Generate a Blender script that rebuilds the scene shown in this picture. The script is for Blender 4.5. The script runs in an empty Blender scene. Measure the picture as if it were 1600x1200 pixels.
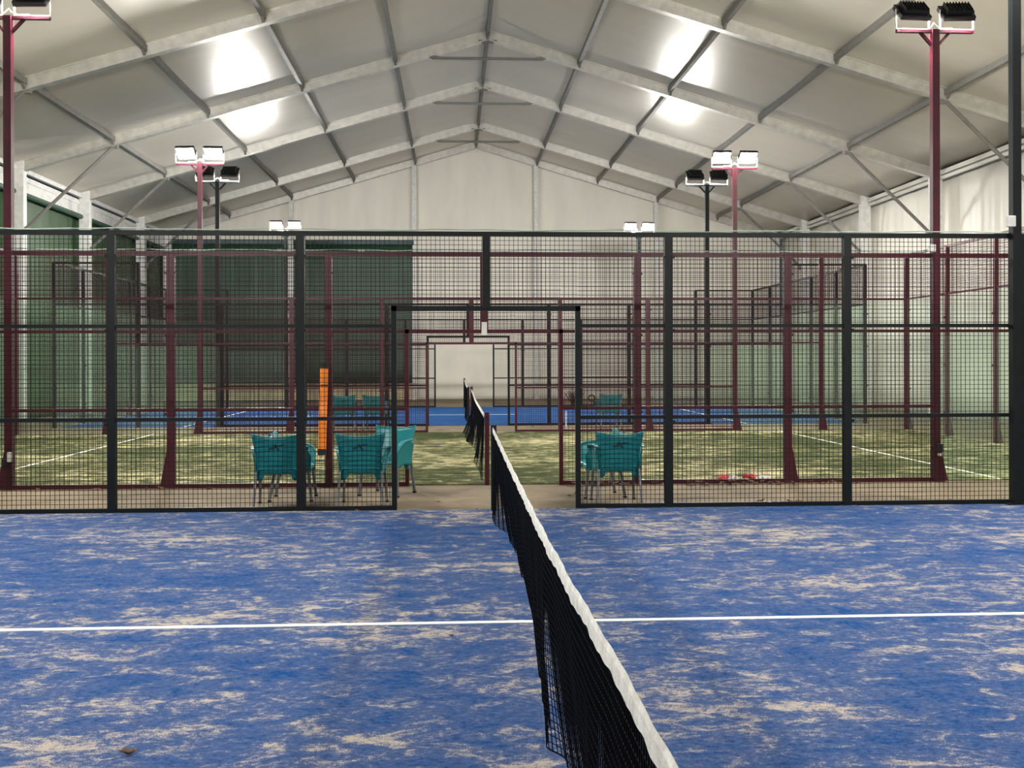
import bpy, math, random
from mathutils import Vector, Matrix
random.seed(7)
PI = math.pi
scene = bpy.context.scene
COL = scene.collection

# ------------------------------------------------------------ materials
def new_mat(name):
    m = bpy.data.materials.new(name); m.use_nodes = True
    nt = m.node_tree
    for n in list(nt.nodes): nt.nodes.remove(n)
    out = nt.nodes.new('ShaderNodeOutputMaterial')
    return m, nt, out

def N(nt, t, **kw):
    n = nt.nodes.new(t)
    for k, v in kw.items():
        if k in n.inputs: n.inputs[k].default_value = v
        else: setattr(n, k, v)
    return n

def ramp(nt, stops, interp='LINEAR'):
    n = nt.nodes.new('ShaderNodeValToRGB'); cr = n.color_ramp; cr.interpolation = interp
    while len(cr.elements) > 1: cr.elements.remove(cr.elements[-1])
    cr.elements[0].position = stops[0][0]; cr.elements[0].color = (*stops[0][1], 1)
    for p, c in stops[1:]:
        e = cr.elements.new(p); e.color = (*c, 1)
    return n

def srgb(r, g, b):
    f = lambda c: (c/255/12.92) if c/255 <= .04045 else ((c/255+.055)/1.055)**2.4
    return (f(r), f(g), f(b))

def simple(name, col, rough=.5, metal=0, noise=.12, scale=8, bump=0, spec=.5, stretch=(1, 1, 1)):
    m, nt, out = new_mat(name)
    b = N(nt, 'ShaderNodeBsdfPrincipled'); b.inputs['Roughness'].default_value = rough
    b.inputs['Metallic'].default_value = metal
    b.inputs['Specular IOR Level'].default_value = spec
    tc = N(nt, 'ShaderNodeTexCoord'); mp = N(nt, 'ShaderNodeMapping'); mp.inputs['Scale'].default_value = stretch
    nt.links.new(tc.outputs['Object'], mp.inputs[0])
    nz = N(nt, 'ShaderNodeTexNoise', Scale=scale, Detail=4.0)
    nt.links.new(mp.outputs[0], nz.inputs['Vector'])
    lo = tuple(c*(1-noise) for c in col); hi = tuple(min(1, c*(1+noise)) for c in col)
    r = ramp(nt, [(.3, lo), (.7, hi)])
    nt.links.new(nz.outputs['Fac'], r.inputs[0]); nt.links.new(r.outputs[0], b.inputs['Base Color'])
    if bump:
        bp = N(nt, 'ShaderNodeBump', Strength=bump, Distance=.02)
        nt.links.new(nz.outputs['Fac'], bp.inputs['Height']); nt.links.new(bp.outputs[0], b.inputs['Normal'])
    nt.links.new(b.outputs[0], out.inputs[0])
    return m

def turf(name, base_a, base_b, sand_a, sand_b, cover, scale=1.0, haze=.3):
    """short pile artificial grass with drifts of sand worked into it"""
    m, nt, out = new_mat(name); L = nt.links.new
    b = N(nt, 'ShaderNodeBsdfPrincipled', Roughness=.9); b.inputs['Specular IOR Level'].default_value = .04
    tc = N(nt, 'ShaderNodeTexCoord')
    def noise(sx, sy, detail, rough, dist=0.):
        mp = N(nt, 'ShaderNodeMapping'); mp.inputs['Scale'].default_value = (sx, sy, 1)
        L(tc.outputs['Object'], mp.inputs[0])
        nz = N(nt, 'ShaderNodeTexNoise', Scale=1.0, Detail=detail, Roughness=rough, Distortion=dist)
        L(mp.outputs[0], nz.inputs['Vector']); return nz.outputs['Fac']
    big = noise(.35*scale, .5*scale, 2, .5)
    med = noise(4.4*scale, 6.6*scale, 7, .70, .7)
    med2 = noise(1.5*scale, 2.6*scale, 3, .6, .3)
    fine = noise(26, 38, 4, .75)
    blade = noise(160, 240, 2, .6)
    def math_(op, a, c):
        n = N(nt, 'ShaderNodeMath', operation=op)
        for i, v in enumerate((a, c)):
            if isinstance(v, (int, float)): n.inputs[i].default_value = v
            else: L(v, n.inputs[i])
        return n.outputs[0]
    s = math_('ADD', math_('MULTIPLY', med, .95), math_('SUBTRACT', math_('MULTIPLY', big, .55), .165))
    s = math_('ADD', s, math_('MULTIPLY', med2, .33))
    s = math_('ADD', s, math_('MULTIPLY', math_('SUBTRACT', fine, .5), .46))
    s = math_('ADD', s, math_('MULTIPLY', math_('SUBTRACT', blade, .5), .40))
    s = math_('SUBTRACT', s, .75)      # about -.3 .. .3
    cov = N(nt, 'ShaderNodeMapRange'); cov.interpolation_type = 'SMOOTHSTEP'
    L(s, cov.inputs[0]); cov.inputs[1].default_value = cover; cov.inputs[2].default_value = cover+.21
    hz = N(nt, 'ShaderNodeMapRange'); L(s, hz.inputs[0]); hz.inputs[1].default_value = cover-.2; hz.inputs[2].default_value = cover+.04
    hz.inputs[4].default_value = haze
    mask = math_('MAXIMUM', cov.outputs[0], hz.outputs[0])
    cb = ramp(nt, [(.3, base_a), (.7, base_b)]); L(fine, cb.inputs[0])
    cs = ramp(nt, [(.3, sand_a), (.7, sand_b)]); L(blade, cs.inputs[0])
    mx = N(nt, 'ShaderNodeMix', data_type='RGBA'); L(mask, mx.inputs[0]); L(cb.outputs[0], mx.inputs[6]); L(cs.outputs[0], mx.inputs[7])
    L(mx.outputs[2], b.inputs['Base Color'])
    bp = N(nt, 'ShaderNodeBump', Strength=.35, Distance=.006); L(blade, bp.inputs['Height']); L(bp.outputs[0], b.inputs['Normal'])
    L(b.outputs[0], out.inputs[0])
    return m

M = {}
M['black'] = simple('black powder coat', (.003, .0055, .007), .5, noise=.25, spec=.22)
M['wire_black'] = simple('black wire', (.003, .004, .0045), .6, spec=.2)
M['red'] = simple('burgundy paint', (.055, .0045, .013), .4, noise=.2, spec=.35)
M['wire_red'] = simple('burgundy wire', (.040, .006, .010), .6, spec=.2)
M['white'] = simple('white painted metal', (.72, .72, .70), .4)
M['tape'] = simple('white net tape', (.78, .77, .73), .7, noise=.18, scale=14, bump=.6)
M['net'] = simple('black net cord', (.002, .0025, .005), .9, spec=.06)
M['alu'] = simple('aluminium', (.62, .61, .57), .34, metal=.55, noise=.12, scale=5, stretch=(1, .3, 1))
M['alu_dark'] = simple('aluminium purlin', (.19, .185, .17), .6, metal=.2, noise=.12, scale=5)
M['housing'] = simple('black lamp housing', (.006, .007, .01), .5)
M['teal'] = simple('teal moulded plastic', (.010, .20, .225), .33, noise=.06)
M['teal_dark'] = simple('dark print', (.001, .010, .02), .6)
M['leg'] = simple('grey chair tube', (.18, .19, .21), .35, metal=.5)
M['rubber'] = simple('dark rubber', (.012, .012, .013), .8)
M['orange'] = simple('orange foam', (.85, .22, .012), .55, noise=.06)
M['leaf'] = simple('dry leaf', (.13, .07, .035), .8, noise=.5, scale=30)
M['line'] = simple('white turf line', (.80, .79, .74), .85, noise=.15, scale=25)
M['trash_red'] = simple('red plastic film', (.62, .07, .07), .4)
M['trash_white'] = simple('white plastic film', (.75, .73, .70), .4)
M['green_sheet'] = simple('green tarpaulin', (.028, .074, .026), .5, noise=.16, scale=1.3, bump=.25, stretch=(2, 2, .5))
M['dark_green'] = simple('dark green roller sheet', (.028, .082, .050), .5, noise=.16, scale=1.3, bump=.2, stretch=(2, 2, .5))
M['roll'] = simple('rolled grey green sheet', (.10, .15, .16), .5)
M['beige'] = simple('beige lower panel', (.80, .68, .44), .7, noise=.15, scale=3)
M['cable'] = simple('pale green cable', (.30, .42, .33), .6)
M['brown'] = simple('brown dry brush', (.10, .07, .045), .9, noise=.4, scale=20)
M['turf_blue'] = turf('blue sanded turf', (.002, .027, .115), (.007, .075, .245), (.24, .215, .19), (.50, .44, .37), -.012, 1.15, haze=.15)
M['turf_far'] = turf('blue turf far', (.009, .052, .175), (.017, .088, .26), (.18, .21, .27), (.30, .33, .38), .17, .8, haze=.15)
M['turf_green'] = turf('green sanded turf', (.010, .024, .006), (.036, .062, .016), (.30, .275, .145), (.60, .54, .32), -.03, .75, haze=.14)

def fabric(name, col, rough=.32, spec=.5, bump=.15, sx=.6, sy=.6, sz=.6, coat=0):
    m, nt, out = new_mat(name); L = nt.links.new
    b = N(nt, 'ShaderNodeBsdfPrincipled', Roughness=rough); b.inputs['Specular IOR Level'].default_value = spec
    tc = N(nt, 'ShaderNodeTexCoord'); mp = N(nt, 'ShaderNodeMapping'); mp.inputs['Scale'].default_value = (sx, sy, sz)
    L(tc.outputs['Object'], mp.inputs[0])
    nz = N(nt, 'ShaderNodeTexNoise', Scale=1., Detail=5., Roughness=.55, Distortion=.4); L(mp.outputs[0], nz.inputs['Vector'])
    r = ramp(nt, [(.3, tuple(c*.90 for c in col)), (.7, col)]); L(nz.outputs['Fac'], r.inputs[0]); L(r.outputs[0], b.inputs['Base Color'])
    bp = N(nt, 'ShaderNodeBump', Strength=bump, Distance=.05); L(nz.outputs['Fac'], bp.inputs['Height']); L(bp.outputs[0], b.inputs['Normal'])
    L(b.outputs[0], out.inputs[0]); return m
M['membrane'] = fabric('roof membrane', (.54, .50, .425), .31, .55, .22, .15, 1.2, 1)
M['curtain'] = fabric('white side membrane', (.88, .84, .755), .4, .45, .3, 1.2, 1.6, .35)

# concrete
m, nt, out = new_mat('sandy concrete'); L = nt.links.new
b = N(nt, 'ShaderNodeBsdfPrincipled', Roughness=.85); tc = N(nt, 'ShaderNodeTexCoord')
n1 = N(nt, 'ShaderNodeTexNoise', Scale=1.1, Detail=6., Roughness=.6, Distortion=.6); L(tc.outputs['Object'], n1.inputs['Vector'])
n2 = N(nt, 'ShaderNodeTexNoise', Scale=40., Detail=3.); L(tc.outputs['Object'], n2.inputs['Vector'])
r = ramp(nt, [(.28, (.085, .063, .036)), (.45, (.165, .125, .075)), (.75, (.255, .195, .12))]); L(n1.outputs['Fac'], r.inputs[0])
mx = N(nt, 'ShaderNodeMix', data_type='RGBA', blend_type='MULTIPLY'); mx.inputs[0].default_value = .35
r2 = ramp(nt, [(.3, (.6, .6, .6)), (.65, (1, 1, 1))]); L(n2.outputs['Fac'], r2.inputs[0])
L(r.outputs[0], mx.inputs[6]); L(r2.outputs[0], mx.inputs[7]); L(mx.outputs[2], b.inputs['Base Color'])
bp = N(nt, 'ShaderNodeBump', Strength=.3, Distance=.01); L(n2.outputs['Fac'], bp.inputs['Height']); L(bp.outputs[0], b.inputs['Normal'])
L(b.outputs[0], out.inputs[0]); M['concrete'] = m

# tinted safety glass
m, nt, out = new_mat('green tinted glass'); L = nt.links.new
tr = N(nt, 'ShaderNodeBsdfTransparent'); tr.inputs[0].default_value = (.92, .965, .93, 1)
gl = N(nt, 'ShaderNodeBsdfGlossy', Roughness=.03); gl.inputs[0].default_value = (1, 1, 1, 1)
fr = N(nt, 'ShaderNodeFresnel', IOR=1.5); ge = N(nt, 'ShaderNodeNewGeometry')
ib = N(nt, 'ShaderNodeMath', operation='SUBTRACT'); ib.inputs[0].default_value = 1; L(ge.outputs['Backfacing'], ib.inputs[1])
mu = N(nt, 'ShaderNodeMath', operation='MULTIPLY'); L(fr.outputs[0], mu.inputs[0]); L(ib.outputs[0], mu.inputs[1])
ms = N(nt, 'ShaderNodeMixShader'); L(mu.outputs[0], ms.inputs[0]); L(tr.outputs[0], ms.inputs[1]); L(gl.outputs[0], ms.inputs[2])
df = N(nt, 'ShaderNodeBsdfDiffuse'); df.inputs[0].default_value = (.55, .62, .55, 1)
ms2 = N(nt, 'ShaderNodeMixShader'); ms2.inputs[0].default_value = .035; L(ms.outputs[0], ms2.inputs[1]); L(df.outputs[0], ms2.inputs[2])
L(ms2.outputs[0], out.inputs[0]); M['glass'] = m

LAMP = 900.
m, nt, out = new_mat('led lens'); e = N(nt, 'ShaderNodeEmission'); e.inputs[0].default_value = (1, .965, .90, 1); e.inputs[1].default_value = LAMP
nt.links.new(e.outputs[0], out.inputs[0]); M['led'] = m

# ------------------------------------------------------------ mesh builder
class MB:
    def __init__(s): s.v = []; s.f = []
    def box(s, c, size):
        x, y, z = c; a, b_, d = size[0]/2, size[1]/2, size[2]/2
        n = len(s.v)
        s.v += [(x+i*a, y+j*b_, z+k*d) for i in (-1, 1) for j in (-1, 1) for k in (-1, 1)]
        s.f += [tuple(n+q for q in f) for f in ((0,1,3,2),(4,6,7,5),(0,4,5,1),(2,3,7,6),(0,2,6,4),(1,5,7,3))]
        return s
    def b2(s, x0, x1, y0, y1, z0, z1):
        return s.box(((x0+x1)/2, (y0+y1)/2, (z0+z1)/2), (x1-x0, y1-y0, z1-z0))
    def bar(s, p0, p1, w, h, up=(0, 0, 1)):
        p0, p1 = Vector(p0), Vector(p1); d = (p1-p0).normalized(); u = Vector(up)
        if abs(d.dot(u)) > .98: u = Vector((0, 1, 0))
        a = d.cross(u).normalized()*w/2; b_ = a.cross(d).normalized()*h/2
        n = len(s.v)
        for p in (p0, p1):
            for i, j in ((-1,-1),(1,-1),(1,1),(-1,1)): s.v.append(tuple(p+a*i+b_*j))
        s.f += [(n,n+3,n+2,n+1),(n+4,n+5,n+6,n+7)]+[(n+i, n+(i+1)%4, n+4+(i+1)%4, n+4+i) for i in range(4)]
        return s
    def tube(s, pts, r, k=8, cap=True):
        pts = [Vector(p) for p in pts]; n0 = len(s.v); rr = r if isinstance(r, (list, tuple)) else [r]*len(pts)
        for i, p in enumerate(pts):
            d = (pts[min(i+1, len(pts)-1)]-pts[max(i-1, 0)]).normalized()
            u = Vector((0, 0, 1)) if abs(d.z) < .9 else Vector((0, 1, 0))
            a = d.cross(u).normalized(); b_ = a.cross(d).normalized()
            for j in range(k):
                t = 2*PI*(j+.5)/k; s.v.append(tuple(p+(a*math.cos(t)+b_*math.sin(t))*rr[i]))
        for i in range(len(pts)-1):
            for j in range(k):
                s.f.append((n0+i*k+j, n0+i*k+(j+1)%k, n0+(i+1)*k+(j+1)%k, n0+(i+1)*k+j))
        if cap:
            s.f.append(tuple(n0+j for j in reversed(range(k)))); s.f.append(tuple(n0+(len(pts)-1)*k+j for j in range(k)))
        return s
    def grid(s, fn, nu, nv):
        n = len(s.v)
        for i in range(nu+1):
            for j in range(nv+1): s.v.append(tuple(fn(i/nu, j/nv)))
        for i in range(nu):
            for j in range(nv):
                a = n+i*(nv+1)+j; s.f.append((a, a+nv+1, a+nv+2, a+1))
        return s
    def poly(s, pts, d):
        """prism: polygon pts extruded by vector d"""
        n = len(s.v); k = len(pts); d = Vector(d)
        s.v += [tuple(p) for p in pts]+[tuple(Vector(p)+d) for p in pts]
        s.f += [tuple(range(n, n+k)), tuple(range(n+2*k-1, n+k-1, -1))]
        s.f += [(n+i, n+k+i, n+k+(i+1)%k, n+(i+1)%k) for i in range(k)]
        return s
    def build(s, name, mat, parent=None, smooth=False, solid=0, bevel=0, loc=None):
        me = bpy.data.meshes.new(name); me.from_pydata(s.v, [], s.f); me.update()
        if smooth: me.polygons.foreach_set('use_smooth', [True]*len(me.polygons))
        me.materials.append(M[mat] if isinstance(mat, str) else mat)
        o = bpy.data.objects.new(name, me); COL.objects.link(o)
        if parent: o.parent = parent
        if loc: o.location = loc
        if solid:
            q = o.modifiers.new('thickness', 'SOLIDIFY'); q.thickness = solid; q.offset = 0
        if bevel:
            q = o.modifiers.new('bevel', 'BEVEL'); q.width = bevel; q.segments = 2; q.limit_method = 'ANGLE'
        return o

def tag(o, label=None, cat=None, group=None, kind=None):
    if label: o['label'] = label
    if cat: o['category'] = cat
    if group: o['group'] = group
    if kind: o['kind'] = kind
    return o
def thing(name, label, cat, loc=(0, 0, 0), rz=0, group=None):
    o = bpy.data.objects.new(name, None); COL.objects.link(o); o.empty_display_size = .1
    o.location = loc; o.rotation_euler = (0, 0, rz)
    return tag(o, label, cat, group)
def copy_tree(o, parent=None):
    c = o.copy(); COL.objects.link(c)
    if parent: c.parent = parent
    for ch in list(o.children): copy_tree(ch, c)
    return c

# ------------------------------------------------------------ tent shell
RX, HW = .57, 12.65
WL, WR = RX-HW, RX+HW
ZR, SL = 10.60, .295
YF, YB = -6.0, 43.35
FR = [-6.0, -.2, 5.6, 11.4, 17.1, 22.9, 28.7, 33.75, 39.65, 43.3]      # portal frames
def zc(x): return ZR-SL*abs(x-RX)
def sag(y):
    for a, b_ in zip(FR, FR[1:]):
        if a <= y <= b_:
            t = (y-a)/(b_-a); return .05*math.sin(PI*t)**2
    return 0

tag(MB().b2(WL-1, WR+1, YF-1, YB+1, -.2, 0).build('floor', 'concrete'), kind='structure')
mb = MB()
ys = []
for a, b_ in zip(FR, FR[1:]): ys += [a+(b_-a)*i/8 for i in range(8)]
ys.append(FR[-1])
xs = [WL+(RX-WL)*i/10 for i in range(11)]+[RX+(WR-RX)*i/10 for i in range(1, 11)]
for off in (0, .03):
    n = len(mb.v)
    for y in ys:
        for x in xs: mb.v.append((x, y, zc(x)-sag(y)*min(1, (abs(x-RX)+.3)/2)+off))
    k = len(xs)
    for i in range(len(ys)-1):
        for j in range(k-1):
            a = n+i*k+j; mb.f.append((a, a+1, a+k+1, a+k) if off else (a, a+k, a+k+1, a+1))
n2 = len(ys)*k
for i in range(len(ys)-1):
    for j in (0, k-1):
        a = i*k+j; mb.f.append((a, a+k, a+k+n2, a+n2))
for j in range(k-1):
    for i in (0, len(ys)-1):
        a = i*k+j; mb.f.append((a, a+1, a+1+n2, a+n2))
tag(mb.build('ceiling', 'membrane', smooth=True), kind='structure')

# back and front gable walls: hanging membrane with shallow folds
def folds(t, amp):
    return amp*(math.sin(t*3.1)+.6*math.sin(t*7.3+1.2)+.35*math.sin(t*16.7+.5))
def gable(name, y, sgn):
    mb = MB()
    def f(u, v):
        x = WL+(WR-WL)*u; z = v*zc(x)
        return (x, y+sgn*(folds(x, .012)*(.4+.6*v)+.008*math.sin(z*7+math.sin(x*1.3)*1.2)*(1 if z < 4 else 0)), z)
    mb.grid(f, 240, 70); tag(mb.build(name, 'curtain', smooth=True, solid=.02), kind='structure')
gable('wall_back', YB+.25, 1); gable('wall_front', YF-.1, -1)
def side(name, x, mat, sgn, amp):
    mb = MB()
    def f(u, v):
        y = YF+(YB+.3-YF)*u; return (x+sgn*(amp*1.5+folds(y*1.6, amp)*(.3+.7*math.sin(PI*v))), y, v*6.9)
    mb.grid(f, 420, 10); tag(mb.build(name, mat, smooth=True, solid=.02), kind='structure')
side('wall_left', WL-.13, 'green_sheet', -1, .012); side('wall_right', WR+.14, 'curtain', 1, .035)
tag(MB().b2(WL+.2, -2.1, YB+.08, YB+.16, 0, .78).build('baseboard_back', 'beige'), kind='structure')

# portal frames
names = {5: 'bright aluminium roof frame overhead, the nearest one crossing the photo',
         6: 'aluminium roof frame whose ridge tie hangs lowest below the peak, second from the camera',
         7: 'aluminium roof frame with ridge tie, third from the camera',
         8: 'aluminium roof frame with small ridge tie just before the end wall'}
for i, y in enumerate(FR):
    if i < 3: continue
    gab = i == len(FR)-1
    lab = names.get(i, 'aluminium end frame against the white gable wall with four posts' if gab else 'aluminium portal frame overhead in front of the camera')
    if i == 3: lab = 'aluminium portal frame above the near black fence'
    if i == 4: lab = 'aluminium portal frame above the green court'
    t = thing('roof_frame', lab, 'roof frame', (RX, y, 0), group=None)
    W = .11
    for s in (-1, 1):
        # column
        MB().b2(s*HW-(.32 if s > 0 else 0), s*HW+(.32 if s < 0 else 0), -W, W, 0, 6.95).build('column', 'alu' if False else 'white', t, bevel=.006)
        r = MB()
        for (a, b_, w) in ((.0, .03, .2), (.03, .25, .1), (.25, .28, .2)):     # box profile with flanges
            z0 = ZR; z1 = ZR-SL*HW
            pts = [(0, -w/2, z0-a), (s*HW, -w/2, z1-a), (s*HW, -w/2, z1-b_), (0, -w/2, z0-b_)]
            r.poly(pts, (0, w, 0))
        r.build('rafter', 'alu', t)
        if not gab:
            kb = MB(); kb.tube([(s*10.0, 0, ZR-SL*10.0-.27), (s*(HW-.33), 0, 5.15)], .045, 10)
            kb.box((s*(HW-.36), 0, 5.12), (.1, .14, .16)); kb.box((s*9.98, 0, ZR-SL*10-.29), (.16, .12, .1))
            kb.build('knee_brace', 'alu_dark', t)
    if not gab:
        tb = MB().tube([(-1.52, 0, 9.84), (1.52, 0, 9.84)], .04, 10)
        for s in (-1, 1): tb.bar((s*1.3, 0, 9.84), (s*1.62, 0, ZR-SL*1.62-.24), .1, .06)
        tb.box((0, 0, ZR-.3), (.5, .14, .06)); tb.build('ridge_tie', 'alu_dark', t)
    else:
        for x in (-7.55, -2.55, 2.45, 7.45):
            p = MB().b2(x-.09, x+.09, -.1, .04, 0, zc(RX+x)-.26); p.build('gable_post', 'white', t, bevel=.005)

# purlins
PL = [(0, 'ridge purlin running along the very top of the tent roof')]
ordn = ['first', 'second', 'third', 'fourth']
for s in (-1, 1):
    for k in range(1, 5): PL.append((s*2.5*k, f'{ordn[k-1]} long roof purlin to the {"left" if s < 0 else "right"} of the ridge'))
for d, lab in PL:
    mb = MB(); a = MB()
    for y0, y1 in zip(FR[3:], FR[4:]):
        z = zc(RX+d)-.10
        mb.bar((RX+d, y0+.06, z), (RX+d, y1-.06, z), .10, .13)
        for yy, s in ((y0+.11, 1), (y1-.11, -1)):
            mb.poly([(RX+d-.03, yy, z-.05), (RX+d-.03, yy+s*.16, z-.05), (RX+d-.03, yy, z-.17)], (.06, 0, 0))
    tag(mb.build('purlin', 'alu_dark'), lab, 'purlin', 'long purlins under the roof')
# eave beams
for s, nm in ((-1, 'left'), (1, 'right')):
    x = RX+s*(HW-.06); mb = MB()
    mb.b2(x-.07, x+.07, FR[3], YB, 6.72, 6.84)
    if s < 0: mb.b2(x-.12, x-.05, FR[3], YB, 6.22, 6.52); mb.b2(x-.09, x-.02, FR[3], YB, 6.52, 6.66)
    else: mb.b2(x-.04, x+.04, FR[3], YB, 6.60, 6.68)
    tag(mb.build('eave_beam', 'white' if s < 0 else 'alu'), f'long eave beam along the {nm} side of the tent above the {"green tarpaulin" if s < 0 else "white membrane"}', 'beam')
    if s < 0:
        mb = MB().tube([(x-.0, FR[3]+.2, 6.14), (x-.0, YB-.2, 6.14)], .075, 12)
        tag(mb.build('rolled_sheet', 'dark_green', smooth=True), 'dark rolled tarpaulin edge under the left eave beam', 'tarpaulin')
# green roller sheets on the gable
for x0, x1, lab, tx in ((WL+.3, -7.15, 'dark green roller sheet in the far left corner of the end wall', -10.9),
                    (-6.85, -2.0, 'wide dark green roller sheet on the end wall beside the white membrane', -4.15)):
    t = thing('roller_sheet', lab, 'tarpaulin', ((x0+x1)/2, YB, 0))
    cx = (x0+x1)/2; w = x1-x0; mb = MB()
    mb.grid(lambda u, v: (-w/2+w*u, .0+folds((cx+w*u)*2, .006)-.02, .72+(6.35-.72)*v), 60, 10)
    mb.build('sheet', 'dark_green', t, smooth=True, solid=.015)
    MB().tube([(-w/2, -.1, 6.42), (w/2, -.1, 6.42)], .1, 14).build('top_roll', 'roll', t, smooth=True)
    MB().tube([(-w/2, -.06, .72), (w/2, -.06, .72)], .035, 10).build('bottom_bar', 'rubber', t)
    # small white lettering patch (too small to read in the photo)
    for px in ([tx-cx] if x1 > -3 else [tx-cx, -7.45-cx]):
        k = MB()
        for q, h in enumerate((.07, .1, .06, .1, .08)):
            k.b2(px-.12+q*.055, px-.12+q*.055+.035, -.075, -.065, 6.12-h/2, 6.12+h/2)
        k.b2(px-.12, px+.13, -.075, -.066, 6.07, 6.09); k.build('white_lettering', 'white', t)

# ------------------------------------------------------------ courts
Y1, Y2, Y2B, Y3, Y3B = 11.46, 13.67, 23.67, 26.03, 36.03
OX = {1: -.02, 2: .02, 3: -.02}
def court_turf(name, mat, y0, y1, ox, label, lines):
    o = MB().b2(ox-9.9, ox+9.9, y0, y1, .0, .012)
    o = o.build(name, mat); tag(o, label, 'sports turf')
    for (x0, x1, a, b_) in lines:
        MB().b2(x0, x1, a, b_, .010, .0155).build('court_line', 'line', o)
court_turf('court_turf', 'turf_blue', 1.5, Y1-.055, OX[1], 'blue sand-strewn artificial turf court in the foreground', [(-9.8, 9.8, 6.47, 6.52)])
court_turf('court_turf', 'turf_green', Y2+.055, Y2B-.055, OX[2], 'green sandy artificial turf court in the middle',
           [(-6.98, -6.93, Y2+.1, Y2B-.1), (6.93, 6.98, Y2+.1, Y2B-.1)])
court_turf('court_turf', 'turf_far', Y3+.055, Y3B-.055, OX[3], 'plain blue artificial turf court farthest from the camera',
           [(-6.98, -6.93, Y3+.1, Y3B-.1), (6.93, 6.98, Y3+.1, Y3B-.1), (-6.93, 6.93, Y3+4.97, Y3+5.02)])

def wires_x(mb, x0, x1, z0, z1, y, t, p=.05):
    """welded mesh in a plane facing the camera"""
    n = max(1, round((x1-x0)/p)); q = (x1-x0)/n
    for i in range(1, n): mb.box((x0+q*i, y, (z0+z1)/2), (t, t, z1-z0))
    n = max(1, round((z1-z0)/p)); q = (z1-z0)/n
    for i in range(1, n): mb.box(((x0+x1)/2, y+t, z0+q*i), (x1-x0, t, t))
def wires_y(mb, y0, y1, z0, z1, x, t, p=.05):
    n = max(1, round((y1-y0)/p)); q = (y1-y0)/n
    for i in range(1, n): mb.box((x, y0+q*i, (z0+z1)/2), (t, t, z1-z0))
    n = max(1, round((z1-z0)/p)); q = (z1-z0)/n
    for i in range(1, n): mb.box((x+t, (y0+y1)/2, z0+q*i), (t, y1-y0, t))

def fence(label, y, ox, colr, gz, skip=(), face=1, pw=.085):
    """long side of a padel court: posts every 2 m, gateway at the net"""
    fm = colr; wm = 'wire_'+colr; T = .005 if y < 12 else (.0038 if colr == 'red' else .0042)
    t = thing('court_fence', label, 'fence', (ox, y, 0))
    for X in range(-10, 11, 2):
        h = 4.0 if abs(X) >= 8 else 3.0
        mb = MB()
        w = pw*(.85 if (colr == 'red' and abs(X) == 2) else 1)
        if X == 0: mb.b2(-w/2, w/2, -.04, .04, gz+.0, h)
        else:
            if X in skip: continue
            mb.b2(X-w/2, X+w/2, -.04, .04, 0, h)
            mb.b2(X-.09, X+.09, -.05, .05, 0, .012)
            if abs(X) >= 4:      # foot gusset
                s = 1 if X > 0 else -1
                if colr == 'red': mb.poly([(X+s*w/2*.98, -.035, .5), (X+s*(w/2+.09), -.035, .012), (X+s*w/2*.98, -.035, .012)], (0, .07, 0))
            for z in (.95, 1.95, 2.75):   # panel clips
                mb.box((X-w/2-.006, -.045, z), (.03, .02, .03)); mb.box((X+w/2+.006, -.045, z), (.03, .02, .03))
        mb.build('post', fm, t)
    tr = .05 if colr == 'black' else .06
    MB().b2(-8, 8, -.025, .025, 3-tr/2, 3+tr/2).build('top_rail', fm, t)
    for s in (-1, 1):
        MB().b2(min(s*8, s*10), max(s*8, s*10), -.025, .025, 4-tr/2, 4+tr/2).build('top_rail', fm, t)
        MB().b2(min(s*8, s*10), max(s*8, s*10), -.02, .02, 2.98, 3.02).build('middle_rail', fm, t)
        a, b_ = sorted((s*1, s*8))
        MB().b2(a, b_, -.02, .02, 1.98, 2.02).build('middle_rail', fm, t)
        a, b_ = sorted((s*1, s*6))
        MB().b2(a, b_, -.02, .02, .98, 1.02).build('lower_rail', fm, t)
        MB().b2(a, b_, -.025, .025, .0, .055).build('bottom_rail', fm, t)
        # mesh
        for x0 in (1, 2, 4):
            x1 = {1: 2, 2: 4, 4: 6}[x0]; a, b_ = sorted((s*x0, s*x1))
            mb = MB(); wires_x(mb, a, b_, .05, 2.98, -.0, T); mb.build('mesh_panel', wm, t)
        a, b_ = sorted((s*6, s*8)); mb = MB(); wires_x(mb, a, b_, 2.02, 2.98, 0, T); mb.build('mesh_panel', wm, t)
        a, b_ = sorted((s*8, s*10)); mb = MB(); wires_x(mb, a, b_, 3.02, 3.98, 0, T); mb.build('mesh_panel', wm, t)
        a, b_ = sorted((s*0, s*1)); mb = MB(); wires_x(mb, a, b_, gz, 2.98, 0, T); mb.build('mesh_panel', wm, t)
        # glass
        a, b_ = sorted((s*6.05, s*7.95)); MB().b2(a, b_, -.006, .006, .03, 1.97).build('glass_pane', 'glass', t)
        a, b_ = sorted((s*8.05, s*9.95)); MB().b2(a, b_, -.006, .006, .03, 2.97).build('glass_pane', 'glass', t)
    g = MB(); gw = .055 if colr == 'black' else .05
    for s in (-1, 1): g.b2(s*1-gw/2, s*1+gw/2, -.028, .028, 0, gz+gw/2)
    g.b2(-1-gw/2, 1+gw/2, -.028, .028, gz-gw/2, gz+gw/2)
    g.build('gate_frame', fm, t)
    return t

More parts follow.
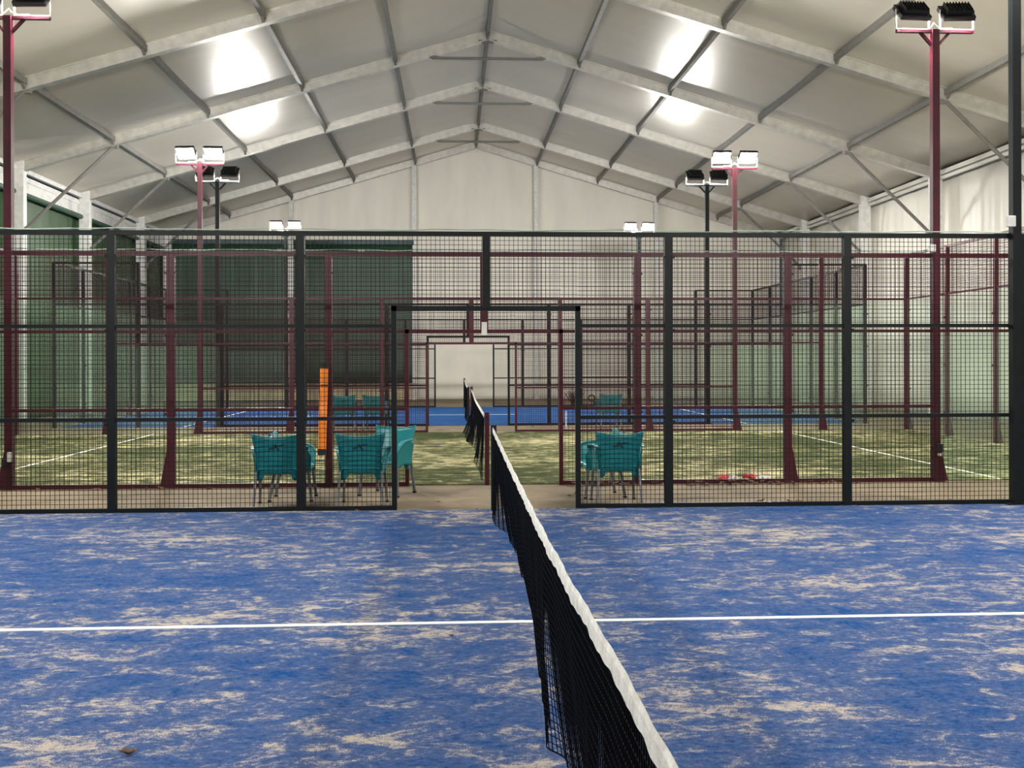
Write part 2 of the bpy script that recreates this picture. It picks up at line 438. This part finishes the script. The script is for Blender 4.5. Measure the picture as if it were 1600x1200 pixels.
F1 = fence('black wire mesh fence with open gateway, nearest the camera', Y1, OX[1], 'black', 2.19)
F2 = fence('burgundy mesh fence on the near side of the green court', Y2, OX[2], 'red', 2.0, skip=(-6, 6), pw=.1)
F2B = fence('burgundy mesh fence on the far side of the green court', Y2B, OX[2], 'red', 2.0, skip=(-6, 6), pw=.1)
F3 = fence('black mesh fence on the near side of the farthest blue court', Y3, OX[3], 'black', 2.2)
F3B = fence('black mesh fence behind the farthest blue court', Y3B, OX[3], 'black', 2.2)
MB().b2(-.035, .035, -.05, -.03, 1.955, 2.12).build('white_tag', 'white', F2)

def end_wall(label, x, y0, colr):
    s = 1 if x > 0 else -1
    t = thing('glass_end_wall', label, 'glass wall', (x, y0+5, 0))
    for k in range(1, 5):
        yy = -5+k*2; mb = MB().b2(-.04, .04, yy-.04, yy+.04, 0, 4.0)
        mb.poly([(s*.039, yy-.03, .45), (s*.13, yy-.03, .01), (s*.039, yy-.03, .01)], (0, .06, 0))
        for z in (.5, 1.5, 2.5): mb.box((-s*.05, yy, z), (.03, .06, .05))
        mb.build('post', colr, t)
    MB().b2(-.025, .025, -5, 5, 3.97, 4.03).build('top_rail', colr, t)
    MB().b2(-.02, .02, -5, 5, 2.98, 3.02).build('middle_rail', colr, t)
    for k in range(5):
        a = -5+2*k
        MB().b2(-.006, .006, a+.05, a+1.95, .03, 2.97).build('glass_pane', 'glass', t)
        mb = MB(); wires_y(mb, a, a+2, 3.02, 3.97, 0, .004); mb.build('mesh_panel', 'wire_'+colr, t)
    return t
end_wall('burgundy framed glass wall closing the left end of the green court', OX[2]-10, Y2, 'red')
end_wall('burgundy framed glass wall closing the right end of the green court', OX[2]+10, Y2, 'red')
end_wall('black framed glass wall closing the left end of the farthest court', OX[3]-10, Y3, 'black')
end_wall('black framed glass wall closing the right end of the farthest court', OX[3]+10, Y3, 'black')

# ------------------------------------------------------------ floodlight poles
def light_pole(label, x, y, colr, face, boxes=(), group='floodlight poles along the courts'):
    """face=+1: lamps shine towards +Y (away from the camera)"""
    t = thing('light_pole', label, 'light pole', (x, y, .0125 if abs(y-Y1+.1) < .01 or abs(y-Y3-.1) < .01 else 0), 0 if face > 0 else PI, group)
    p = MB().b2(-.048, .048, -.048, .048, 0, 6.0); p.b2(-.11, .11, -.052, .052, 0, .014)
    if colr == 'red':
        for s in (-1, 1):
            if s*(1 if face > 0 else -1)*x > 0: p.poly([(s*.047, -.04, .5), (s*.15, -.04, .012), (s*.047, -.04, .012)], (0, .08, 0))
    p.build('pole', colr, t)
    c = MB().b2(-.52, .52, -.03, .03, 5.96, 6.0)
    c.bar((-.045, 0, 5.80), (-.2, 0, 5.97), .04, .035); c.bar((.045, 0, 5.80), (.2, 0, 5.97), .04, .035)
    c.build('crossbar', colr, t)
    tilt = math.radians(46)
    for s in (-1, 1):
        cx = s*.30
        R = Matrix.Translation((cx, 0.0, 6.24)) @ Matrix.Rotation(math.radians(-s*4), 4, 'Z') @ Matrix.Rotation(-tilt, 4, 'X')
        # local +Y is the lens direction
        h = MB(); h.poly([(-.21, -.05, -.155), (.21, -.05, -.155), (.21, .045, -.17), (-.21, .045, -.17)], (0, 0, .0))
        h = MB(); h.b2(-.21, .21, -.02, .05, -.16, .16); h.b2(-.165, .165, -.075, -.02, -.12, .12)
        for q in range(9): h.b2(-.16+q*.04-.006, -.16+q*.04+.006, -.10, -.075, -.115, .115)
        h.b2(-.225, -.205, -.03, .03, -.04, .04); h.b2(.205, .225, -.03, .03, -.04, .04)
        h.v = [tuple(R @ Vector(v)) for v in h.v]
        f = h.build('floodlight', 'housing', t, bevel=.006)
        l = MB().b2(-.185, .185, .05, .056, -.135, .135); l.v = [tuple(R @ Vector(v)) for v in l.v]; l.build('lens', 'led', f)
        b_ = MB()
        for q in (-1, 1): b_.bar((cx+q*.225, 0, 6.015), (cx+q*.225, 0, 6.27), .035, .006, up=(1, 0, 0))
        b_.b2(cx-.225, cx+.225, -.018, .018, 6.0, 6.012); b_.build('bracket', 'white', f)
    w = MB().tube([(-.05, 0, 6.04), (0, .02, 6.1), (.04, 0, 6.05), (.12, .02, 6.02), (.25, .02, 6.03)], .008, 6); w.build('lamp_cable', 'white', t)
    for (bx, bz, col_, sz) in boxes:
        MB().box((bx*(1 if face > 0 else -1), -.075*(1 if face > 0 else -1), bz), sz).build('junction_box', col_, t, bevel=.006)
    return t
XB = 5.87
light_pole('black light pole left of the camera beside the near blue court', -XB, 1.35, 'black', 1)
light_pole('black light pole right of the camera beside the near blue court', XB, 1.35, 'black', 1)
light_pole('black light pole on the near black fence beyond the left edge', -XB-.02, Y1-.1, 'black', -1)
light_pole('tall black light pole at the right end of the near black fence', XB-.02, Y1-.1, 'black', -1, [(-.09, 3.13, 'white', (.09, .06, .12))])
light_pole('burgundy light pole at the far left of the photo with lamps facing away', OX[2]-6.02, Y2, 'red', 1, [(.03, .42, 'white', (.05, .06, .12)), (-.03, .36, 'rubber', (.06, .06, .08))])
light_pole('burgundy light pole at upper right with two black lamps facing away', OX[2]+6, Y2, 'red', 1, [(-.08, 3.09, 'white', (.09, .06, .10)), (.02, .45, 'rubber', (.07, .07, .11)), (.02, .36, 'white', (.04, .05, .04))])
light_pole('burgundy light pole left of centre with glaring lamps', OX[2]-6, Y2B, 'red', -1)
light_pole('burgundy light pole right of centre with glaring lamps', OX[2]+6, Y2B, 'red', -1)
light_pole('black light pole left of centre with lamps turned away, before the farthest court', OX[3]-6.12, Y3+.1, 'black', 1)
light_pole('black light pole right of centre with lamps turned away, before the farthest court', OX[3]+6.0, Y3+.1, 'black', 1)
light_pole('farthest light pole on the left with lit lamps near the end wall', OX[3]-6.05, Y3B+.1, 'black', -1)
light_pole('farthest light pole on the right with lit lamps near the end wall', OX[3]+6.05, Y3B+.1, 'black', -1)

# ------------------------------------------------------------ nets
def lerp_table(tab, y):
    if y <= tab[0][0]: return tab[0][1]
    for (a, va), (b_, vb) in zip(tab, tab[1:]):
        if y <= b_:
            t = (y-a)/(b_-a); t = t*t*(3-2*t); return va+(vb-va)*t
    return tab[-1][1]
def net(label, y0, y1, ox, top, hem, hemz, postmat, posts, pitch=.026, seed=1, drift=0):
    t = thing('court_net', label, 'net', (ox, 0, 0))
    rnd = random.Random(seed); ph = [rnd.random()*6 for _ in range(4)]
    NR = 27
    def P(y, k):
        zt = lerp_table(top, y)-.02; zb = lerp_table(hemz, y); w = k/NR      # 0 top, 1 hem
        z = zt+(zb-zt)*w
        x = lerp_table(hem, y)*w**1.6
        x += w*(1-w*.3)*(.012*math.sin(y*5+ph[0]+w*2)+.007*math.sin(y*13+ph[1]-w*3))+w*w*.006*math.sin(y*31+ph[2])
        return (x+drift*max(0, (y-4)/7.3), y+.01*w*math.sin(y*9+ph[3]), z)
    n = int((y1-y0)/pitch); mb = MB(); R = .0027
    for i in range(n+1):
        y = y0+(y1-y0)*i/n
        mb.tube([P(y, k) for k in range(0, NR+1)], R, 4, False)
    for k in range(1, NR+1):
        mb.tube([P(y0+(y1-y0)*i/n, k) for i in range(n+1)], R*.75 if k < NR else .0035, 4, False)
    mb.build('netting', 'net', t)
    # white tape folded over the cord
    mb = MB(); m_ = 400 if y1 < 12 else 80
    prof = [(-.012, -1), (-.014, -.5), (-.012, -.1), (0, .012), (.012, -.1), (.014, -.5), (.012, -1), (.004, -1), (0, -.2), (-.004, -1)]
    for i in range(m_+1):
        y = y0+(y1-y0)*i/m_; zt = lerp_table(top, y)
        wd = .046+.003*math.sin(y*14+ph[0])+.003*math.sin(y*43+ph[1]); wob = .002*math.sin(y*9)+.001*math.sin(y*29)
        for (a, b_) in prof:
            mb.v.append((a*.38+wob+drift*max(0, (y-4)/7.3), y, zt+(b_*wd if b_ < 0 else b_)))
    kk = len(prof)
    for i in range(m_):
        for j in range(kk):
            mb.f.append((i*kk+j, (i+1)*kk+j, (i+1)*kk+(j+1) % kk, i*kk+(j+1) % kk))
    mb.f.append(tuple(range(kk))); mb.f.append(tuple(m_*kk+j for j in reversed(range(kk))))
    mb.build('top_tape', 'tape', t, smooth=False)
    for (py, h, dx) in posts:
        p = MB().b2(dx-.03, dx+.03, py-.035, py+.035, .0125, h)
        p.tube([(dx, py-.05, h-.06), (dx, py+.05, h-.06)], .025, 10)
        p.build('net_post', postmat, t, bevel=.005)
    return t
net('black court net with white tape running towards the camera on the near court', 1.5, 11.31, OX[1]+.012,
    [(1.5, .955), (2.4, .95), (3.4, .93), (5, .916), (8, .905), (11.31, .90)],
    [(1.5, .06), (2.6, .02), (3.4, .10), (3.9, .11), (4.15, .085), (4.35, .02), (4.7, .03), (5.1, .06), (5.6, .085), (6.6, .118), (8.6, .125), (9.3, .10), (9.7, .085), (10.0, .02), (10.5, -.02), (11.31, .0)],
    [(1.5, .03), (11.3, .03)], 'black', [(1.42, .98, 0), (11.33, .93, .06)], seed=4, drift=.05)
net('loose black court net on the green court, its hem gathered to the left', Y2+.1, Y2B-.12, OX[2],
    [(Y2, .92), (19, .90), (Y2B, .96)],
    [(Y2, -.02), (14.3, -.04), (15.0, -.10), (15.7, -.05), (16.6, -.04), (17.6, -.15), (18.6, -.18), (19.4, -.06), (20.2, -.17), (21.0, -.22), (21.8, -.03), (Y2B, -.01)],
    [(Y2, .05), (14.4, .09), (15.2, .22), (16.2, .12), (17.5, .25), (18.6, .2), (19.5, .07), (20.8, .2), (22, .04), (Y2B, .04)], 'red', [(Y2+.05, .95, .035), (Y2B-.05, 1.03, .0)], seed=9, pitch=.035)
net('black court net on the farthest blue court', Y3+.1, Y3B-.1, OX[3],
    [(Y3, .93), (31, .90), (Y3B, .96)], [(Y3, .0), (29, -.05), (33, .03), (Y3B, 0)], [(Y3, .03), (Y3B, .03)], 'black', [(Y3+.03, .96, 0), (Y3B-.05, 1.0, 0)], seed=12, pitch=.05)

# ------------------------------------------------------------ chairs
def make_chair():
    t = thing('plastic_armchair', 'x', 'chair', group='teal plastic armchairs between the courts')
    def sm(a): a = max(0, min(1, a)); return a*a*(3-2*a)
    def backpt(u, z, off=0):
        w = .228+.042*sm((z-.56)/.26)
        return (u*w, -.20-.10*((z-.37)/.43)+.055*u*u+off, z)
    mb = MB()
    def f(a, b_):
        u = a*2-1; zl = .375-.075*sm((abs(u)-.6)/.16); zt = .785+.035*u*u
        return backpt(u, zl+(zt-zl)*b_)
    mb.grid(f, 26, 14); back = mb.build('backrest', 'teal', t, smooth=True, solid=.012)
    rim = MB().tube([backpt(-1+i/10, .785+.035*(-1+i/10)**2) for i in range(21)], .011, 8); rim.build('back_rim', 'teal', back, smooth=True)
    # printed script: unreadable scribble with one large slanted letter
    k = MB()
    def st(pts):
        q = []
        for x, z in pts: q.append(backpt(x/.25, z, -.011))
        k.tube(q, .0042, 5)
    st([(-.085, .655), (-.075, .668), (-.068, .655), (-.058, .668), (-.05, .656), (-.04, .668), (-.035, .660)])
    st([(-.03, .652), (-.005, .715), (.012, .655), (.03, .645)]); st([(-.04, .705), (.0, .675), (.04, .655)])
    st([(-.06, .675), (.0, .685), (.06, .70)]); st([(.03, .69), (.04, .705), (.05, .692), (.06, .708), (.07, .695), (.085, .71), (.08, .70)])
    k.build('script_print', 'teal_dark', back)
    mb = MB()
    def g(a, b_):
        x = -.228+.456*a; y = -.215+.44*b_
        z = .435-.018*math.sin(PI*a)*math.sin(PI*min(1, b_*1.1))
        if b_ > .86: z -= ((b_-.86)/.14)**2*.05
        e = max(0, abs(a*2-1)-.86)/.14; z -= e*e*.05
        return (x, y, z)
    mb.grid(g, 20, 18); mb.build('seat', 'teal', t, smooth=True, solid=.012)
    for s in (-1, 1):
        mb = MB()    # arm: flat rail, curling down into a broad front support
        path = [(s*.252, -.255, .655, .035), (s*.272, -.15, .665, .045), (s*.282, .0, .66, .055), (s*.280, .13, .65, .058), (s*.272, .195, .615, .055), (s*.258, .215, .54, .05), (s*.240, .205, .45, .055), (s*.234, .195, .36, .06)]
        n0 = len(mb.v)
        for i, (x, y, z, w) in enumerate(path):
            a = Vector(path[max(0, i-1)][:3]); b_ = Vector(path[min(len(path)-1, i+1)][:3]); d = (b_-a).normalized()
            sd = Vector((1, 0, 0)); up = sd.cross(d).normalized()
            th = .009
            for p, q in ((-1, -1), (1, -1), (1, 1), (-1, 1)):
                mb.v.append(tuple(Vector((x, y, z))+sd*p*(w/2)*(1 if i < 5 else .35)+up*q*th*(1 if i < 5 else 2.6)))
        for i in range(len(path)-1):
            for j in range(4): mb.f.append((n0+i*4+j, n0+i*4+(j+1) % 4, n0+i*4+4+(j+1) % 4, n0+i*4+4+j))
        mb.f += [(n0+3, n0+2, n0+1, n0), tuple(n0+(len(path)-1)*4+j for j in range(4))]
        mb.build('armrest', 'teal', t, smooth=False, bevel=.004)
        sk = MB().grid(lambda a, b_: (s*(.232+.034*b_**2), -.215+.42*a, .335+.315*b_+.03*math.sin(PI*a)*(1-b_)-.03*abs(a-.5)**2*4*b_), 10, 8)
        sk.build('side_skirt', 'teal', t, smooth=True, solid=.01)
        for (ya, yb, xo) in ((.19, .235, .25), (-.20, -.262, .25)):
            l = MB().bar((s*.228, ya, .40), (s*xo, yb, .015), .026, .036, up=(0, 1, 0))
            lo = l.build('leg', 'leg', t, bevel=.005)
            MB().box((s*xo, yb, .011), (.034, .042, .022)).build('foot_cap', 'rubber', lo)
    return t
ch = make_chair()
CH = [(-2.33, 11.93, 2, 'teal armchair with its back to the camera, leftmost behind the black fence', 0),
      (-2.25, 12.50, -89, 'teal armchair turned sideways, hidden mostly behind the leftmost chair and a black post', 0),
      (-1.40, 11.93, -2, 'teal armchair with its back to the camera, just left of the gateway', 0),
      (-1.19, 12.84, 158, 'pale teal armchair facing the camera, at the left edge of the gateway', 0),
      (1.47, 11.93, 1, 'teal armchair with its back to the camera, right of the gateway', 0),
      (1.36, 12.52, 96, 'teal armchair turned sideways behind the chair right of the gateway', 0),
      (-2.93, 24.75, 3, 'small distant teal armchair, left one of the far pair', 1),
      (-2.20, 24.75, -6, 'small distant teal armchair, right one of the far pair', 1),
      (3.28, 24.75, 5, 'single small distant teal armchair to the right of the gateways', 1)]
first = True
for x, y, a, lab, far in CH:
    o = ch if first else copy_tree(ch); first = False
    o.location = (x, y, 0); o.rotation_euler = (0, 0, math.radians(a)); o['label'] = lab
    if lab.startswith('teal armchair turned'): o.scale = (.96, .96, .96)
    o['group'] = 'distant teal armchairs' if far else 'teal plastic armchairs between the near courts'

# ------------------------------------------------------------ small things
t = thing('foam_tube', 'orange foam tube with black ends hanging on a burgundy fence post', 'tube', (-2.04, Y2-.11, 0))
MB().tube([(-.018, 0, .50), (.012, 0, 1.53)], .052, 20).build('tube_body', 'orange', t, smooth=False)
MB().tube([(-.020, 0, .42), (-.018, 0, .50)], .057, 20).build('end_cap', 'rubber', t)
MB().tube([(.012, 0, 1.53), (.014, 0, 1.60)], .057, 20).build('end_cap', 'rubber', t)
k = MB()
for q in range(7):
    z = .86+q*.05; k.tube([(-.012, -.052, z), (.004, -.053, z+.016), (-.012, -.053, z+.030)], .003, 5)
k.build('white_lettering', 'white', t)
MB().b2(-.03, .06, -.055, .06, 1.30, 1.32).build('strap', 'rubber', t)

def cable(label, y, x0, x1, z, ph):
    pts = [(x0+(x1-x0)*i/80, y+.004*math.sin(i*.9), z+.006*math.sin(i*.7+ph)+.004*math.sin(i*1.9)) for i in range(81)]
    tag(MB().tube(pts, .006, 6).build('cable', 'cable'), label, 'cable')
cable('thin pale green cable lying along the top of the near black fence', Y1-.02, -8, 8, 3.040, 0)
cable('thin pale cable lying along the top of the near burgundy fence', Y2-.02, -5.9, 5.9, 3.048, 1)

def leaf_mesh(sc, curl):
    mb = MB()
    L_ = [(-1, 0), (-.6, .32), (-.2, .48), (.1, .34), (.35, .42), (.6, .2), (1, 0), (.6, -.22), (.3, -.38), (0, -.3), (-.3, -.45), (-.7, -.25)]
    n = len(L_)
    for x, y in L_: mb.v.append((x*sc, y*sc, (abs(y)*curl+x*x*curl*.5)*sc))
    mb.v.append((0, 0, 0)); mb.v += [(v[0], v[1], v[2]+.0015) for v in mb.v[:n+1]]
    for i in range(n):
        j = (i+1) % n; mb.f.append((j, i, n)); mb.f.append((n+1+i, n+1+j, n+1+n)); mb.f.append((i, j, n+1+j, n+1+i))
    return mb
protos = [leaf_mesh(.045, c).build('dry_leaf', 'leaf') for c in (.5, .9, .2)]
used = [False]*3
def leaf(x, y, z, sc, rz, rx, lab, grp):
    k = random.randrange(3)
    if used[k]: o = protos[k].copy(); COL.objects.link(o)
    else: o = protos[k]; used[k] = True
    o.location = (x, y, z); o.rotation_euler = (rx, random.uniform(-.3, .3)*(rx != 0), rz); o.scale = (sc, sc, sc); tag(o, lab, 'leaf', grp)
    return o
leaf(-1.71, 4.40, .016, .95, .2, 0, 'brown curled leaf lying on the blue turf at lower left', None)
leaf(-.39, 6.17, .016, .5, .5, 0, 'tiny dry leaf on the blue turf by the centre line', None)
leaf(.75, 11.36, .018, .7, .4, .2, 'small dry leaf at the turf edge in the gateway right of the net', None)
leaf(-.13, 11.47, .004, .6, 1.2, .2, 'small dry leaf on the concrete left of the net post', None)
leaf(-1.4, 11.30, .02, .9, 0, .2, 'dry leaf at the foot of the black fence left of the gateway', None)
leaf(-.55, 12.1, .004, .7, .1, 0, 'dark leaf on the concrete in the gateway left of the net', None)
leaf(1.0, 12.5, .004, .7, .3, 0, 'dark leaf on the concrete just left of the right-hand chairs', None)
def scatter(n, x0, x1, y0, y1, lab, grp, zz=.0, h=.035):
    for _ in range(n):
        x = random.uniform(x0, x1); y = random.uniform(y0, y1)
        leaf(x, y, .004+random.random()**2*h+zz, random.uniform(.8, 1.4), random.uniform(0, 6.28), random.uniform(-.5, .5), lab, grp)
scatter(34, 1.05, 2.4, Y2-.24, Y2-.13, 'dry brown leaf drifted against the burgundy fence behind the right-hand chair', 'leaves behind the right-hand chair')
scatter(46, 3.0, 4.9, Y2-.27, Y2-.13, 'dry brown leaf drifted around the burgundy post right of the plastic litter', 'leaves around the right burgundy post', h=.05)
scatter(14, -5.6, -2.3, Y2-.22, Y2-.13, 'dry leaf at the foot of the burgundy fence on the left', 'leaves along the left burgundy fence', h=.03)
scatter(16, 2.3, 5.6, Y1+.13, Y1+.30, 'dry leaf on the concrete just behind the black fence on the right', 'leaves behind the black fence on the right', h=.02)
scatter(10, -5, 5, 24.1, 25.4, 'dry leaf on the concrete before the farthest court', 'leaves before the farthest court', h=.02)

def blob(name, mat, x, y, sx, sy, sz, seed, lab, cat):
    rnd = random.Random(seed); mb = MB(); nu, nv = 14, 8
    ph = [rnd.random()*6 for _ in range(4)]
    def f(u, v):
        a = u*2*PI; b_ = v*PI; r = 1+(.28*math.sin(3*a+ph[0])+.22*math.sin(5*a+4*b_+ph[1])+.15*math.sin(9*a-7*b_+ph[2]))*math.sin(b_)
        return (sx*r*math.sin(b_)*math.cos(a), sy*r*math.sin(b_)*math.sin(a), max(0, sz*(.75+r*math.cos(b_)*.9)))
    mb.grid(f, nu, nv); tag(mb.build(name, mat, smooth=False, loc=(x, y, .012 if y > Y2+.03 else .002)), lab, cat)
blob('plastic_wrapper', 'trash_red', 3.20, Y2+.14, .07, .05, .05, 1, 'crumpled red plastic wrapper against the burgundy fence, left one of two', 'litter')
blob('plastic_wrapper', 'trash_red', 3.56, Y2+.14, .08, .05, .06, 2, 'crumpled red plastic wrapper against the burgundy fence, right one of two', 'litter')
blob('plastic_cup', 'trash_white', 3.33, Y2+.15, .045, .045, .05, 3, 'crushed white plastic cup between two red wrappers', 'litter')
blob('plastic_cup', 'trash_white', 3.74, Y2+.15, .07, .05, .045, 4, 'crushed white plastic cup right of the red wrappers', 'litter')
scatter(12, 2.62, 2.95, Y2-.24, Y2-.13, 'dry brown leaf in the dark clump left of the red wrappers', 'leaves left of the red wrappers', h=.05)
# sweeping tools and brush beyond the green court
mb = MB(); rb = random.Random(5)
for q in range(150):
    a = rb.uniform(0, 2*PI); sp = rb.uniform(.05, .38); h_ = rb.uniform(.25, .62)
    mb.tube([(rb.uniform(-.14, .14), rb.uniform(-.1, .1), 0), (sp*.5*math.cos(a), sp*.5*math.sin(a), h_*.5), (sp*math.cos(a), sp*math.sin(a), h_)], .006, 4)
tag(mb.build('dry_brushwood', 'brown', loc=(3.88, 37.0, 0)), 'brown heap of dry brushwood standing beyond the farthest court', 'brushwood')
t = thing('drag_brush', 'dark flat drag brush with ring handle lying beyond the farthest court', 'drag brush', (4.95, 37.0, 0))
MB().poly([(-.38, -.2, 0), (.3, -.2, 0), (.3, -.2, .30), (.05, -.2, .28), (-.38, -.2, .14)], (0, .4, 0)).build('brush_head', 'rubber', t)
MB().tube([(-.47+.11*math.cos(a*PI/8), -.02, .26+.11*math.sin(a*PI/8)) for a in range(17)], .025, 8).build('ring_handle', 'rubber', t)
tag(MB().tube([(2.25, 24.6, 0), (2.25, 24.6, .42)], .02, 8).build('marker_stake', 'white'), 'short white stake standing before the farthest court', 'stake')

# ------------------------------------------------------------ world, camera, view
w = bpy.data.worlds.new('night'); scene.world = w; w.use_nodes = True
w.node_tree.nodes['Background'].inputs[0].default_value = (.25, .28, .34, 1); w.node_tree.nodes['Background'].inputs[1].default_value = .15

cam = bpy.data.cameras.new('camera'); co = bpy.data.objects.new('camera', cam); COL.objects.link(co)
cam.sensor_width = 36; cam.lens = 1644.7*36/1600; cam.shift_y = -36.8/1600; cam.clip_start = .05; cam.clip_end = 200
co.matrix_world = Matrix.Translation((-.373, 0, 1.634)) @ Matrix.Rotation(-.0551, 4, 'Z') @ Matrix.Rotation(PI/2-.0009, 4, 'X') @ Matrix.Rotation(-.0026, 4, 'Z')
scene.camera = co
scene.view_settings.view_transform = 'Standard'; scene.view_settings.look = 'None'
scene.view_settings.gamma = 1; scene.view_settings.use_curve_mapping = False
scene.view_settings.exposure = 0.38
cy = scene.cycles
cy.max_bounces = 8; cy.diffuse_bounces = 5; cy.transparent_max_bounces = 24; cy.sample_clamp_indirect = 6
